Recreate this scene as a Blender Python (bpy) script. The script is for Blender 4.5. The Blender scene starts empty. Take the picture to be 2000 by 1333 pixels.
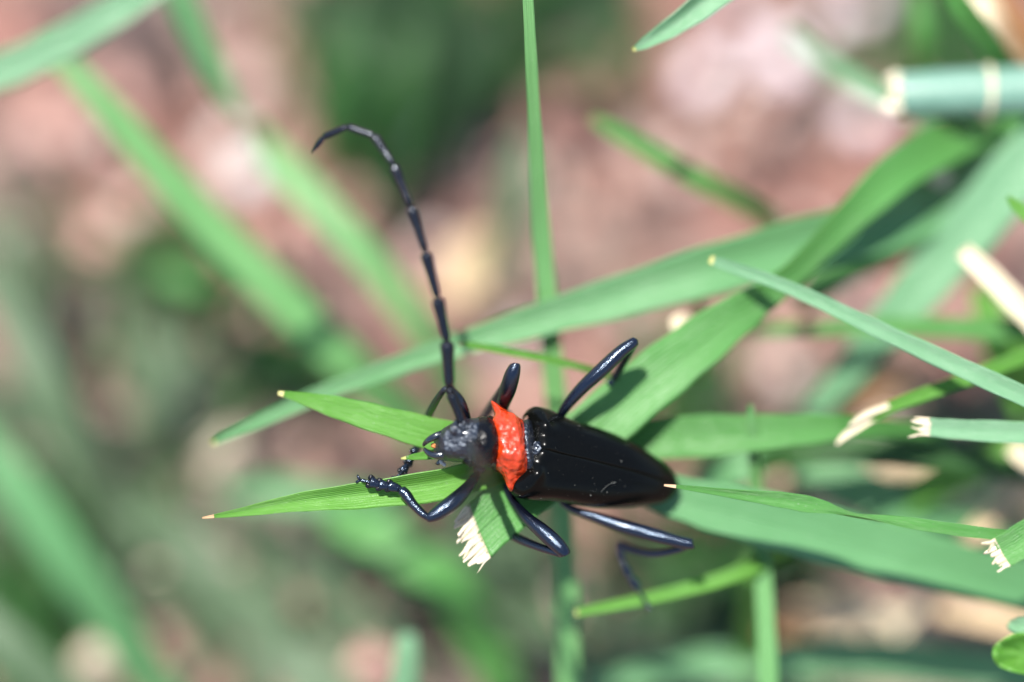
import bpy, bmesh, math, random
from mathutils import Vector, Matrix, noise as mnoise
# ------------------------------------------------------------------ camera, sky, sun, exposure
# one Blender unit is one centimetre: a macro view of a 3 cm beetle, 7 cm above bare soil
random.seed(7)
S = bpy.context.scene
COL = S.collection
S.unit_settings.scale_length = 0.01
PITCH = math.radians(62)
D = 28.0                       # camera to focus distance
K = 11.0 / 2000.0              # centimetres per photo pixel at the focus distance
T0 = Vector((0, 0, 8.2))       # centre of the focus plane
FW = Vector((0, math.cos(PITCH), -math.sin(PITCH)))
RT = Vector((1, 0, 0))
UP = Vector((0, math.sin(PITCH), math.cos(PITCH)))
BK = -FW
cd = bpy.data.cameras.new('camera')
cam = bpy.data.objects.new('camera', cd); COL.objects.link(cam)
cam.location = T0 + BK * D
cam.rotation_euler = (math.pi / 2 - PITCH, 0, 0)
cd.sensor_width = 36
cd.lens = 36 * D / 11.0
cd.clip_start = 0.5; cd.clip_end = 8000
cd.dof.use_dof = True
cd.dof.focus_distance = D
cd.dof.aperture_fstop = cd.lens * 1e-3 / 3.0      # a 3.0 cm wide iris
S.camera = cam
SUN = (-0.18 * RT + 0.46 * UP + 0.87 * BK).normalized()
w = bpy.data.worlds.new('World'); S.world = w; w.use_nodes = True
nt = w.node_tree
sky = nt.nodes.new('ShaderNodeTexSky'); sky.sky_type = 'NISHITA'; sky.sun_disc = False
sky.sun_elevation = math.asin(SUN.z); sky.sun_rotation = math.atan2(SUN.x, SUN.y)
bg = nt.nodes['Background']; bg.inputs[1].default_value = 0.11
nt.links.new(sky.outputs[0], bg.inputs[0])
sd = bpy.data.lights.new('sun', 'SUN'); sd.energy = 5.0; sd.angle = math.radians(0.6); sd.color = (1, .96, .9)
sun = bpy.data.objects.new('sun', sd); COL.objects.link(sun)
sun.rotation_euler = SUN.to_track_quat('Z', 'Y').to_euler(); sun.location = (0, 0, 60)
S.view_settings.view_transform = 'Standard'; S.view_settings.look = 'None'
S.view_settings.exposure = 1.05; S.view_settings.gamma = 1
S.render.engine = 'CYCLES'
S.cycles.use_denoising = True
S.cycles.max_bounces = 8; S.cycles.sample_clamp_indirect = 8
S.cycles.caustics_reflective = False; S.cycles.caustics_refractive = False

# ------------------------------------------------------------------ helpers
def P(u, v, d=0.0):
    """photo position (2000 px wide) and depth in cm towards the lens -> point in the place"""
    s = (D - d) / D
    return T0 + RT * ((u - 1000) * K * s) + UP * ((666.5 - v) * K * s) + BK * d
def G(u, v, h=0.0):
    o = cam.location; r = (P(u, v, 0) - o).normalized()
    return o + r * ((h - o.z) / r.z)
def deep(u, v, d):
    """low blades sit nearer the soil, never below it"""
    if d > -1.6: return d
    return max(-1.6 + (d + 1.6) * 1.5, (G(u, v, .3) - T0).dot(BK))
ORI = {}
def mk(name, verts, faces, mat, parent=None, origin=None, smooth=True, uvs=None):
    """one mesh object from points in the place; its origin sits at `origin` (default: the centre)"""
    if origin is None:
        origin = sum(verts, Vector()) / len(verts)
    me = bpy.data.meshes.new(name)
    me.from_pydata([tuple(v - origin) for v in verts], [], faces)
    me.update()
    if uvs:
        l = me.uv_layers.new(name='UVMap')
        for lp in me.loops: l.data[lp.index].uv = uvs[lp.vertex_index]
    if smooth:
        me.polygons.foreach_set('use_smooth', [True] * len(me.polygons))
    me.materials.append(mat)
    o = bpy.data.objects.new(name, me); COL.objects.link(o)
    o.location = origin - (ORI[parent.name] if parent else Vector())
    o.parent = parent
    ORI[o.name] = origin.copy()
    return o
def empty(name, loc, parent=None):
    o = bpy.data.objects.new(name, None); COL.objects.link(o)
    o.empty_display_size = 0.2
    o.location = loc - (ORI[parent.name] if parent else Vector()); o.parent = parent
    ORI[o.name] = loc.copy()
    return o
def tag(o, label, cat, group=None, kind=None):
    o['label'] = label; o['category'] = cat
    if group: o['group'] = group
    if kind: o['kind'] = kind
    return o
def cr(p, t):
    """Catmull-Rom through a list of tuples / vectors (any dimension), t in 0..1"""
    n = len(p) - 1; x = min(max(t, 0), 1) * n; i = min(int(x), n - 1); f = x - i
    g = lambda j: p[min(max(j, 0), n)]
    a, b, c, e = (g(i - 1), g(i), g(i + 1), g(i + 2))
    a = a if i > 0 else tuple(2 * q - r for q, r in zip(b, c))
    e = e if i < n - 1 else tuple(2 * q - r for q, r in zip(c, b))
    return tuple(.5 * (2 * b[k] + (c[k] - a[k]) * f + (2 * a[k] - 5 * b[k] + 4 * c[k] - e[k]) * f * f +
                 (3 * b[k] - a[k] - 3 * c[k] + e[k]) * f ** 3) for k in range(len(b)))
def lin(tab, x):
    for (a, fa), (b, fb) in zip(tab, tab[1:]):
        if x <= b: return fa + (fb - fa) * max(0, (x - a)) / (b - a)
    return tab[-1][1]
def smoothtab(tab, x):
    for (a, fa), (b, fb) in zip(tab, tab[1:]):
        if x <= b:
            f = max(0, (x - a)) / (b - a); f = f * f * (3 - 2 * f)
            return fa + (fb - fa) * f
    return tab[-1][1]

def pchip(tab, x):
    n = len(tab); i = 0
    while i < n - 2 and x > tab[i + 1][0]: i += 1
    def sl(k): return (tab[k + 1][1] - tab[k][1]) / (tab[k + 1][0] - tab[k][0])
    def tn(k):
        if k == 0: return sl(0)
        if k == n - 1: return sl(n - 2)
        a, b = sl(k - 1), sl(k)
        return 0 if a * b <= 0 else 2 * a * b / (a + b)
    h = tab[i + 1][0] - tab[i][0]; f = (x - tab[i][0]) / h
    return ((2 * f ** 3 - 3 * f * f + 1) * tab[i][1] + (f ** 3 - 2 * f * f + f) * h * tn(i) +
            (-2 * f ** 3 + 3 * f * f) * tab[i + 1][1] + (f ** 3 - f * f) * h * tn(i + 1))
# ------------------------------------------------------------------ materials
class N:
    def __init__(s, name):
        s.m = bpy.data.materials.new(name); s.m.use_nodes = True; s.t = s.m.node_tree
        s.p = s.t.nodes['Principled BSDF']; s.o = s.t.nodes['Material Output']
    def n(s, typ, **kw):
        x = s.t.nodes.new('ShaderNode' + typ)
        for k, v in kw.items():
            if k.startswith('i_'): x.inputs[k[2:].replace('_', ' ')].default_value = v
            else: setattr(x, k, v)
        return x
    def l(s, a, b): s.t.links.new(a, b)
    def set(s, **kw):
        for k, v in kw.items(): s.p.inputs[k.replace('_', ' ')].default_value = v
    def math(s, op, a, b=None, clamp=False):
        x = s.n('Math', operation=op, use_clamp=clamp)
        for i, q in enumerate((a, b)):
            if q is None: continue
            if isinstance(q, (int, float)): x.inputs[i].default_value = q
            else: s.l(q, x.inputs[i])
        return x.outputs[0]
    def mix(s, f, a, b):
        x = s.n('Mix', data_type='RGBA')
        for i, q in ((0, f), (6, a), (7, b)):
            if isinstance(q, (int, float)): x.inputs[i].default_value = q
            elif isinstance(q, tuple): x.inputs[i].default_value = (*q, 1)[:4]
            else: s.l(q, x.inputs[i])
        return x.outputs[2]
    def noise(s, scale, detail=3, rough=.55, vec=None):
        x = s.n('TexNoise'); x.inputs['Scale'].default_value = scale
        x.inputs['Detail'].default_value = detail; x.inputs['Roughness'].default_value = rough
        v = vec if vec is not None else s.n('TexCoord').outputs['Object']
        s.l(v, x.inputs['Vector'])
        return x.outputs[0]
    def ramp(s, f, stops, interp='LINEAR'):
        x = s.n('ValToRGB'); r = x.color_ramp; r.interpolation = interp
        while len(r.elements) < len(stops): r.elements.new(.5)
        for e, (p, c) in zip(r.elements, stops):
            e.position = p; e.color = (*c, 1)[:4] if isinstance(c, tuple) else (c, c, c, 1)
        s.l(f, x.inputs[0]); return x.outputs[0]
    def bump(s, h, strength, dist):
        b = s.n('Bump'); b.inputs['Strength'].default_value = strength; b.inputs['Distance'].default_value = dist
        s.l(h, b.inputs['Height']); s.l(b.outputs[0], s.p.inputs['Normal']); return b.outputs[0]

def grass_mat(name, dark, light, trans=.38, rough=.38, veins=13, spec=.5, vein_c=.84, tcol=None):
    m = N(name)
    uv = m.n('UVMap'); sep = m.n('SeparateXYZ'); m.l(uv.outputs[0], sep.inputs[0])
    acr = sep.outputs[0]
    # streaky lengthwise variation
    mp = m.n('Mapping'); m.l(uv.outputs[0], mp.inputs[0]); mp.inputs['Scale'].default_value = (26, 1.2, 1)
    st = m.noise(1.0, 3, .6, mp.outputs[0])
    v = m.math('SINE', m.math('ADD', m.math('MULTIPLY', acr, veins * 2 * math.pi), m.math('MULTIPLY', st, 9)))
    v = m.math('ADD', m.math('MULTIPLY', v, .5), .5)
    oi = m.n('ObjectInfo')
    blot = m.noise(1.3, 3, .6)
    f = m.math('ADD', m.math('MULTIPLY', st, .55), m.math('MULTIPLY', blot, .55))
    f = m.math('ADD', f, m.math('MULTIPLY', m.math('SUBTRACT', oi.outputs['Random'], .5), .35), True)
    c = m.mix(f, dark, light)
    c = m.mix(m.math('MULTIPLY', v, 1 - vein_c), c, tuple(q * .35 for q in dark))
    # minute pale dust
    dst = m.math('GREATER_THAN', m.noise(38, 2, .5), .72)
    c = m.mix(m.math('MULTIPLY', dst, .5), c, (.45, .5, .4))
    m.l(c, m.p.inputs['Base Color'])
    m.set(Roughness=rough)
    m.p.inputs['Specular IOR Level'].default_value = spec
    h = m.math('ADD', m.math('MULTIPLY', v, 1.0), m.math('MULTIPLY', m.noise(45, 2), .9))
    b = m.bump(h, .55, .012)
    tr = m.n('BsdfTranslucent')
    m.l(m.mix(.55, c, tcol or (.25, .55, .05)), tr.inputs[0]); m.l(b, tr.inputs['Normal'])
    mx = m.n('MixShader'); mx.inputs[0].default_value = trans
    m.l(m.p.outputs[0], mx.inputs[1]); m.l(tr.outputs[0], mx.inputs[2]); m.l(mx.outputs[0], m.o.inputs[0])
    return m.m
GR = {
    'fresh': grass_mat('grass_fresh', (.055, .205, .035), (.125, .35, .09)),
    'lime': grass_mat('grass_lime', (.07, .24, .02), (.17, .4, .075), tcol=(.4, .75, .08)),
    'blue': grass_mat('grass_blue_green', (.07, .215, .07), (.16, .36, .16), rough=.34, trans=.3),
    'pale': grass_mat('grass_pale', (.12, .29, .14), (.22, .42, .24), rough=.3, trans=.3),
    'dull': grass_mat('grass_dull', (.07, .13, .06), (.16, .22, .13), trans=.3),
    'stem': grass_mat('grass_stem', (.115, .3, .09), (.19, .42, .155), trans=.36, veins=5),
    'deep': grass_mat('grass_deep', (.014, .06, .012), (.04, .13, .026), trans=.3),  # deep green; in the low grass it also paints the shade
    'painted_shade': grass_mat('grass_painted_shade', (.006, .024, .007), (.018, .05, .016), trans=.15, spec=.25, rough=.6),  # near-black green that paints shade into the gaps between plants
}
def straw_mat(name, a, b, trans=.2):
    m = N(name)
    uv = m.n('UVMap'); mp = m.n('Mapping'); m.l(uv.outputs[0], mp.inputs[0]); mp.inputs['Scale'].default_value = (14, 1.5, 1)
    st = m.noise(1, 4, .6, mp.outputs[0])
    oi = m.n('ObjectInfo')
    f = m.math('ADD', m.math('MULTIPLY', st, .9), m.math('MULTIPLY', m.math('SUBTRACT', oi.outputs['Random'], .5), .5), True)
    c = m.mix(f, a, b); m.l(c, m.p.inputs['Base Color']); m.set(Roughness=.6)
    b_ = m.bump(st, .6, .02)
    tr = m.n('BsdfTranslucent'); m.l(c, tr.inputs[0])
    mx = m.n('MixShader'); mx.inputs[0].default_value = trans
    m.l(m.p.outputs[0], mx.inputs[1]); m.l(tr.outputs[0], mx.inputs[2]); m.l(mx.outputs[0], m.o.inputs[0])
    return m.m
CREAM = straw_mat('dry_cream', (.55, .45, .28), (.85, .77, .6))
TIPY = straw_mat('yellow_tip', (.45, .5, .08), (.75, .68, .35), .35)
TIPO = straw_mat('withered_tip', (.55, .28, .1), (.8, .6, .42), .3)
STRAW = straw_mat('straw', (.42, .3, .16), (.72, .56, .36))
DEAD = straw_mat('dead_leaf', (.22, .1, .04), (.5, .27, .12))

def soil_mat():
    m = N('soil')
    a = m.noise(.22, 4, .6); b = m.noise(1.6, 5, .65); e = m.noise(9, 4, .6)
    c1 = m.ramp(b, [(.3, (.04, .024, .02)), (.5, (.21, .095, .075)), (.7, (.4, .21, .17))])
    c2 = m.ramp(b, [(.3, (.04, .032, .026)), (.5, (.15, .115, .095)), (.72, (.29, .235, .195))])
    c = m.mix(m.ramp(a, [(.4, 0.0), (.6, 1.0)]), c1, c2)
    m.l(c, m.p.inputs['Base Color']); m.set(Roughness=.9)
    m.bump(m.math('ADD', b, m.math('MULTIPLY', e, .5)), .9, .12)
    return m.m
SOIL = soil_mat()
def crumb_mat():
    m = N('soil_crumbs')
    g = m.n('NewGeometry')
    c = m.ramp(g.outputs['Random Per Island'], [(0, (.03, .022, .02)), (.16, (.12, .075, .062)), (.34, (.28, .115, .09)), (.52, (.39, .18, .145)),
        (.66, (.44, .28, .22)), (.78, (.36, .3, .23)), (.88, (.52, .38, .33)), (.95, (.6, .5, .44)), (1.0, (.66, .6, .55))])
    n = m.noise(7, 4, .6)
    c = m.mix(m.math('MULTIPLY', n, .5), c, (.14, .085, .06))
    m.l(c, m.p.inputs['Base Color']); m.set(Roughness=.75); m.bump(n, .8, .05)
    return m.m
CRUMB = crumb_mat()
def stone_mat(name, a, b, rough=.35):
    m = N(name); n = m.noise(6, 4, .6)
    m.l(m.mix(n, a, b), m.p.inputs['Base Color']); m.set(Roughness=rough); m.bump(n, .4, .03); return m.m
QUARTZ = stone_mat('pink_quartz', (.72, .58, .6), (.9, .8, .84), .3)  # whitened so the blurred stones stand in for sun glints
GREYST = stone_mat('grey_stone', (.36, .34, .33), (.56, .54, .52), .5)

def chitin(name, col, rough, bump_s, bump_d, scale, spec=.5, tint=None, coat=0.0, ridged=True):
    m = N(name)
    vor = m.n('TexVoronoi'); vor.inputs['Scale'].default_value = scale
    m.l(m.n('TexCoord').outputs['Object'], vor.inputs['Vector'])
    n = m.noise(scale * .6, 4, .65)
    h = m.math('ADD', m.math('MULTIPLY', vor.outputs['Distance'], .8 if ridged else .2), n)
    m.l(m.mix(n, tuple(c * .6 for c in col), tuple(c * 1.3 for c in col)), m.p.inputs['Base Color'])
    r = m.math('ADD', m.math('MULTIPLY', m.math('SUBTRACT', n, .5), .25), rough, True)
    m.l(r, m.p.inputs['Roughness'])
    m.p.inputs['Specular IOR Level'].default_value = spec
    if tint: m.p.inputs['Specular Tint'].default_value = (*tint, 1)
    m.p.inputs['Coat Weight'].default_value = coat; m.p.inputs['Coat Roughness'].default_value = .12
    m.bump(h, bump_s, bump_d)
    return m.m
BLACK = chitin('black_wing_case', (.002, .0022, .0019), .2, .12, .004, 60, spec=.12)
BODY = chitin('black_body', (.004, .004, .005), .22, .5, .02, 30, spec=.35)
LEGM = chitin('blue_black_leg', (.002, .0026, .006), .18, .5, .006, 75, spec=.8, tint=(.58, .75, 1), coat=.15)
HEADM = chitin('blue_black_head', (.003, .004, .008), .34, .9, .02, 30, spec=1.0, tint=(.76, .86, 1), coat=.3)
OCC = chitin('glossy_black', (.002, .002, .003), .26, .6, .02, 17, spec=.25)
JAW = chitin('jaw_black', (.003, .004, .006), .17, .2, .006, 40, spec=1.0, tint=(.85, .92, 1), coat=.5)
ANTM = chitin('antenna_black', (.003, .0035, .006), .24, .3, .006, 60, spec=.5, tint=(.8, .88, 1))
def red_mat():
    m = N('red_pronotum'); n = m.noise(9, 4, .6); n2 = m.noise(34, 3, .6)
    c = m.mix(n, (.31, .012, .002), (.54, .05, .006)); m.l(c, m.p.inputs['Base Color'])
    m.set(Roughness=.2); m.p.inputs['Coat Weight'].default_value = .5; m.p.inputs['Coat Roughness'].default_value = .1
    m.p.inputs['Subsurface Weight'].default_value = .1; m.p.inputs['Subsurface Radius'].default_value = (.06, .015, .005)
    m.p.inputs['Subsurface Scale'].default_value = 1.0
    vo = m.n('TexVoronoi', feature='SMOOTH_F1'); vo.inputs['Scale'].default_value = 17; m.l(m.n('TexCoord').outputs['Object'], vo.inputs['Vector'])
    m.bump(m.math('ADD', m.math('ADD', m.math('MULTIPLY', n, .5), m.math('MULTIPLY', n2, .35)), m.math('MULTIPLY', vo.outputs['Distance'], -1.0)), .8, .035); return m.m
RED = red_mat()
def plain(name, col, rough=.4, spec=.5):
    m = N(name); n = m.noise(20, 3); m.l(m.mix(n, tuple(c * .7 for c in col), col), m.p.inputs['Base Color'])
    m.set(Roughness=rough); m.bump(n, .3, .01); return m.m
ORANGE = plain('orange_mouth', (.5, .19, .06), .3)
DUST = plain('pale_dust', (.34, .35, .32), .8)
PALP = plain('pale_palp', (.45, .45, .42), .25)

# ------------------------------------------------------------------ blades
def blade(name, label, cat, pts, mat, tip=0.0, tipmat=None, fold=.14, n=None, across=9, th=.011, group=None,
          seg=None, blunt=False, rib=False, skew=0):
    """a grass blade through (u, v, d, width px[, roll deg]); pts run from the free tip to the root"""
    pts = [tuple(p) + (0,) * (5 - len(p)) for p in pts]
    cp = []
    for u, v, d, wd, roll in pts:
        d = deep(u, v, d)
        s = (D - d) / D; q = P(u, v, d); cp.append((q.x, q.y, q.z, wd * K * s, roll))
    seg = seg or max(18, 9 * (len(pts) - 1))
    prev = None; cen = []
    for i in range(seg + 1):
        x = cr(cp, i / seg); cen.append(x)
    rows = []
    rs = random.Random(name + label + str(pts[0]))
    ph = rs.random() * 6
    for i in range(seg + 1):
        a = Vector(cen[max(i - 1, 0)][:3]); b = Vector(cen[min(i + 1, seg)][:3]); tg = (b - a).normalized()
        c = Vector(cen[i][:3])
        side = tg.cross((cam.location - c).normalized()).normalized()
        side = Matrix.Rotation(math.radians(cen[i][4]), 3, tg) @ side
        nor = side.cross(tg).normalized()
        if nor.dot(BK) < 0 and abs(cen[i][4]) < 80: nor = -nor
        wd = max(cen[i][3], .004)
        wd *= 1 + .025 * math.sin(i * .9 + ph) * (1 if i > 2 else 0)
        top = []; bot = []
        for j in range(across):
            x = j / (across - 1) * 2 - 1
            z = fold * wd * (abs(x) ** 1.5) * .9
            zr = (.0015 * math.cos(x * 17) + .001 * math.cos(x * 41 + 1)) if across > 12 else 0
            t_ = th * (1 - .75 * abs(x) ** 3) * min(1, wd / .05)
            q = c + side * (x * wd / 2) + nor * (z + zr)
            top.append(q + nor * t_); bot.append(q - nor * t_)
        rows.append((top, bot))
    if skew:
        d0 = (Vector(cen[0][:3]) - Vector(cen[3][:3])).normalized()
        for i in range(10):
            for lay in rows[i]:
                for j in range(across):
                    lay[j] = lay[j] + d0 * (skew * (j / (across - 1) * 2 - 1) * (1 - i / 10))
    def build(nm, i0, i1, m, parent, origin=None):
        V = []; F = []; U = []
        for i in range(i0, i1 + 1):
            for lay in (0, 1):
                for j in range(across):
                    V.append(rows[i][lay][j]); U.append((j / (across - 1), i / seg * 6))
        a2 = across * 2
        for i in range(i1 - i0):
            o = i * a2
            for j in range(across - 1):
                F.append((o + j, o + j + 1, o + a2 + j + 1, o + a2 + j))
                F.append((o + across + j + 1, o + across + j, o + a2 + across + j, o + a2 + across + j + 1))
            F.append((o + across, o, o + a2, o + a2 + across))
            F.append((o + across - 1, o + a2 - 1, o + a2 + a2 - 1, o + a2 + across - 1))
        F.append(tuple(range(across)) + tuple(range(a2 - 1, across - 1, -1)))
        o = (i1 - i0) * a2
        F.append(tuple(o + j for j in range(across - 1, -1, -1)) + tuple(o + across + j for j in range(across)))
        return mk(nm, V, F, m, parent, origin, uvs=U)
    k = max(1, round(tip * seg)) if tip > 0 else 0
    root = build(name, k, seg, mat, None, Vector(cen[-1][:3]))
    tag(root, label, cat, group)
    if k:
        build('dry_tip', 0, k, tipmat or TIPY, root)
    if rib:
        V = []; F = []
        for i in range(k, seg + 1):
            c = rows[i][0][across // 2]; e = (rows[i][0][across // 2 + 1] - rows[i][0][across // 2 - 1])
            ww = min(.035, e.length * .5); e.normalize()
            nn = (rows[i][0][across // 2] - rows[i][1][across // 2]).normalized()
            V += [c - e * ww * .5 - nn * .004, c + nn * .012, c + e * ww * .5 - nn * .004, c - nn * .012]
        for i in range(seg - k):
            for j in range(4):
                F.append((i * 4 + j, i * 4 + (j + 1) % 4, i * 4 + 4 + (j + 1) % 4, i * 4 + 4 + j))
        mk('midrib', V, F, mat, root, uvs=[(.5, i / 4 / seg * 6) for i in range(len(V))])
    root['_rows'] = 0
    del root['_rows']
    return root, rows

def tube(name, pts, mat, parent=None, sides=14, seg=None, origin=None, flat=1.0, flat_dir=None, closed=True):
    """round tapering member through (point, radius cm)"""
    cp = [(*p, r) for p, r in pts]
    seg = seg or max(10, 6 * (len(pts) - 1))
    V = []; F = []
    up = flat_dir or BK
    for i in range(seg + 1):
        x = cr(cp, i / seg); c = Vector(x[:3]); r = max(x[3], .0005)
        tg = (Vector(cr(cp, (i + .5) / seg)[:3]) - Vector(cr(cp, (i - .5) / seg)[:3])).normalized()
        s = tg.cross(up)
        s = s.normalized() if s.length > 1e-4 else tg.orthogonal().normalized()
        nn = s.cross(tg).normalized()
        f = i / seg
        cap = 1.0
        if closed:
            e = min(f, 1 - f) * seg
            cap = (.55, .9)[int(e)] if e < 1.5 else 1
        for j in range(sides):
            a = 2 * math.pi * j / sides
            V.append(c + s * (math.cos(a) * r * cap) + nn * (math.sin(a) * r * cap * flat))
    for i in range(seg):
        for j in range(sides):
            F.append((i * sides + j, i * sides + (j + 1) % sides, (i + 1) * sides + (j + 1) % sides, (i + 1) * sides + j))
    F.append(tuple(range(sides - 1, -1, -1))); F.append(tuple(seg * sides + j for j in range(sides)))
    return mk(name, V, F, mat, parent, origin, uvs=[((i % sides) / sides, (i // sides) / seg * 4) for i in range(len(V))])
def T(u, v, d, wpx):
    s = (D - d) / D
    return (P(u, v, d), wpx * .5 * K * s)
def ico_lump(c, r, axes, rs, sub=1, rough=.25):
    bm = bmesh.new(); bmesh.ops.create_icosphere(bm, subdivisions=sub, radius=1)
    off = Vector((rs.random() * 50, rs.random() * 50, rs.random() * 50))
    rot = Matrix.Rotation(rs.random() * 6.28, 3, 'Z') @ Matrix.Rotation(rs.random() * 1.2, 3, 'X')
    V = []
    for v in bm.verts:
        q = v.co.copy(); q *= 1 + rough * mnoise.noise(q * 1.3 + off) * 1.6
        q = Vector((q.x * axes[0], q.y * axes[1], q.z * axes[2])) * r
        V.append(c + rot @ q)
    F = [tuple(v.index for v in f.verts) for f in bm.faces]; bm.free()
    return V, F

# ------------------------------------------------------------------ the ground
def ground():
    rs = random.Random(3); n = 150; R = 24.0
    V = []; F = []
    for i in range(n + 1):
        for j in range(n + 1):
            # dense near the beetle, stretching far out at the rim
            fx = (j / n * 2 - 1); fy = (i / n * 2 - 1)
            x = R * fx + 2500 * math.copysign(abs(fx) ** 21, fx); y = R * fy + 2500 * math.copysign(abs(fy) ** 21, fy)
            q = Vector((x, y + 6, 0))
            q.z = .38 * mnoise.fractal(q * .45, 1, 2, 4) + .12 * mnoise.noise(q * 2.2) - .25
            V.append(q)
    for i in range(n):
        for j in range(n):
            a = i * (n + 1) + j; F.append((a, a + 1, a + n + 2, a + n + 1))
    o = mk('ground', V, F, SOIL, origin=Vector((0, 0, 0)))
    o['kind'] = 'structure'
    tag(o, 'bare reddish brown soil under the grass', 'soil')
    # crumbs of soil and grit, too many to count
    V = []; F = []
    for i in range(3400):
        x = rs.gauss(0, 8); y = 5 + rs.gauss(0, 7.5)
        r = .06 + .34 * rs.random() ** 3
        v, f = ico_lump(Vector((x, y, -.2 + r * .3 + .3 * mnoise.noise(Vector((x, y, 0)) * .5))), r,
                        (1, .6 + .5 * rs.random(), .45 + .4 * rs.random()), rs, 1)
        b = len(V); V += v; F += [tuple(q + b for q in t) for t in f]
    o = mk('soil_crumbs', V, F, CRUMB, origin=Vector((0, 5, 0)))
    tag(o, 'reddish and grey crumbs of soil and grit strewn over the ground', 'grit', kind='stuff')
ground()
def pebble(label, u, v, wpx, mat, h=.25, group=None, seed=0):
    rs = random.Random(seed + int(u)); c = G(u, v, h)
    s = (cam.location - c).length / D
    V, F = ico_lump(c, wpx * K * s * .5, (1, .85, .75), rs, 3, .22)
    o = mk('pebble', V, F, mat, origin=c - Vector((0, 0, h)))
    tag(o, label, 'pebble', group)
pebble('pale grey pebble beside the long diagonal out-of-focus blade', 490, 342, 105, GREYST)
for i, (u, v, wd) in enumerate([(1530, 118, 92), (1372, 152, 78), (1688, 238, 70), (1610, 45, 50), (1440, 40, 60), (1690, 8, 60)]):
    if i == 0: pebble('largest quartz pebble, whitened as if glinting, beside the thin grey-green blade', u, v, wd, QUARTZ)
    else: pebble('smaller pinkish quartz pebble, whitened as if glinting, lying on the red soil', u, v, wd, QUARTZ, group='smaller quartz pebbles', seed=i)
CLOD = stone_mat('pink_clod', (.34, .17, .14), (.56, .34, .29), .8)
TAN = stone_mat('tan_clod', (.4, .33, .24), (.6, .5, .4), .8)
def clod(label, u, v, wpx, mat, group=None):
    rs = random.Random(int(u * 7 + v)); c = G(u, v, .15); sc_ = (cam.location - c).length / D
    V, F = ico_lump(c, wpx * K * sc_ * .5, (1, .8, .6), rs, 3, .4)
    tag(mk('soil_clod', V, F, mat, origin=c - Vector((0, 0, .15))), label, 'clod', group)
for u, v, wd in [(215, 480, 130), (490, 640, 110), (640, 1075, 110), (110, 270, 120), (240, 180, 90), (730, 1290, 90), (620, 480, 110), (1130, 1130, 70)]:
    clod('pinkish crumbly clod of soil among the unfocused blades', u, v, wd, CLOD, 'pinkish clods of soil')
HUMUS = stone_mat('dark_clod', (.045, .03, .027), (.12, .08, .07), .9)
for u, v, wd in [(250, 60, 190), (120, 20, 150), (340, 150, 130), (50, 340, 130), (150, 600, 130), (585, 1110, 120), (520, 860, 90), (60, 480, 100)]:
    clod('dark brown crumbly clod of soil among the unfocused blades', u, v, wd, HUMUS, 'dark clods of soil')
for u, v, wd in [(1580, 250, 110), (1500, 330, 110), (1130, 90, 100), (1300, 420, 80)]:
    clod('dark brown crumbly clod lying among the quartz pebbles on the open soil', u, v, wd, HUMUS, 'dark clods on the open soil')
for u, v, wd in [(215, 1275, 130), (345, 790, 110), (440, 880, 90), (860, 270, 100)]:
    clod('tan crumbly clod of soil among the unfocused blades', u, v, wd, TAN, 'tan clods of soil')

# ------------------------------------------------------------------ far grass, too dense and blurred to count
def far_grass():
    rs = random.Random(11)
    mats = [GR['fresh'], GR['deep'], GR['blue']]
    for mi, (mat, nm, lab, regs) in enumerate([
        (GR['dull'], 'low_grass', 'blurred dull green grass leaning over the soil', [(80, 1050, 230, 260, 46), (330, 760, 130, 130, 14), (430, 1190, 200, 120, 26), (650, 1150, 160, 150, 14), (960, 1150, 110, 120, 22), (1250, 1240, 200, 90, 22), (80, 620, 90, 150, 16), (1850, 950, 140, 100, 26), (1650, 980, 200, 60, 20)]),
        (GR['deep'], 'shaded_grass', 'low grass coloured dark green for the shade in the gaps between the soil crumbs', [(820, 110, 200, 130, 80), (1120, 30, 140, 60, 30), (700, 220, 90, 110, 26), (560, 740, 60, 50, 12), (170, 1010, 80, 90, 24), (60, 1250, 120, 90, 30), (330, 560, 100, 60, 18), (1440, 1150, 140, 120, 26), (1340, 760, 90, 60, 10), (1850, 60, 140, 90, 24), (1950, 240, 60, 60, 14), (950, 980, 90, 80, 14)]),  # dark colour paints the shadowed gaps
    ]):
        V = []; F = []; U = []
        for (cu, cv, ru, rv, cnt) in regs:
            for _ in range(cnt):
                u = cu + rs.gauss(0, .55) * ru; v = cv + rs.gauss(0, .55) * rv
                base = G(u, v, 0); L = 1.2 + 2.6 * rs.random()
                az = rs.gauss(2.3, .7); el = .25 + .8 * rs.random()
                dr = Vector((math.cos(az) * math.cos(el), math.sin(az) * math.cos(el), math.sin(el)))
                base = base - dr * L * .4; base.z = max(base.z, -.1)
                sd_ = dr.cross(Vector((0, 0, 1))).normalized(); wd = .1 + .2 * rs.random()
                b = len(V)
                for i in range(6):
                    t = i / 5; c = base + dr * L * t + Vector((0, 0, -1)) * (.5 * L * t * t * .6) + sd_ * .25 * L * t * t * rs.uniform(-.2, .2)
                    ww = wd * (1 - t ** 2.2) * .5 + .004
                    V += [c - sd_ * ww + Vector((0, 0, ww * .5)), c, c + sd_ * ww + Vector((0, 0, ww * .5))]
                    U += [(0, t * 3), (.5, t * 3), (1, t * 3)]
                for i in range(5):
                    for j in range(2):
                        F.append((b + i * 3 + j, b + i * 3 + j + 1, b + i * 3 + 4 + j, b + i * 3 + 3 + j))
        o = mk(nm, V, F, mat, origin=Vector((0, 4, 0)), uvs=U)
        sol = o.modifiers.new('thickness', 'SOLIDIFY'); sol.thickness = .012
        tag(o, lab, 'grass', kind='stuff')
far_grass()

# ------------------------------------------------------------------ grass blades one by one
g = 'grass_blade'
B = lambda *a, **k: blade(*a, **k)
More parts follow.
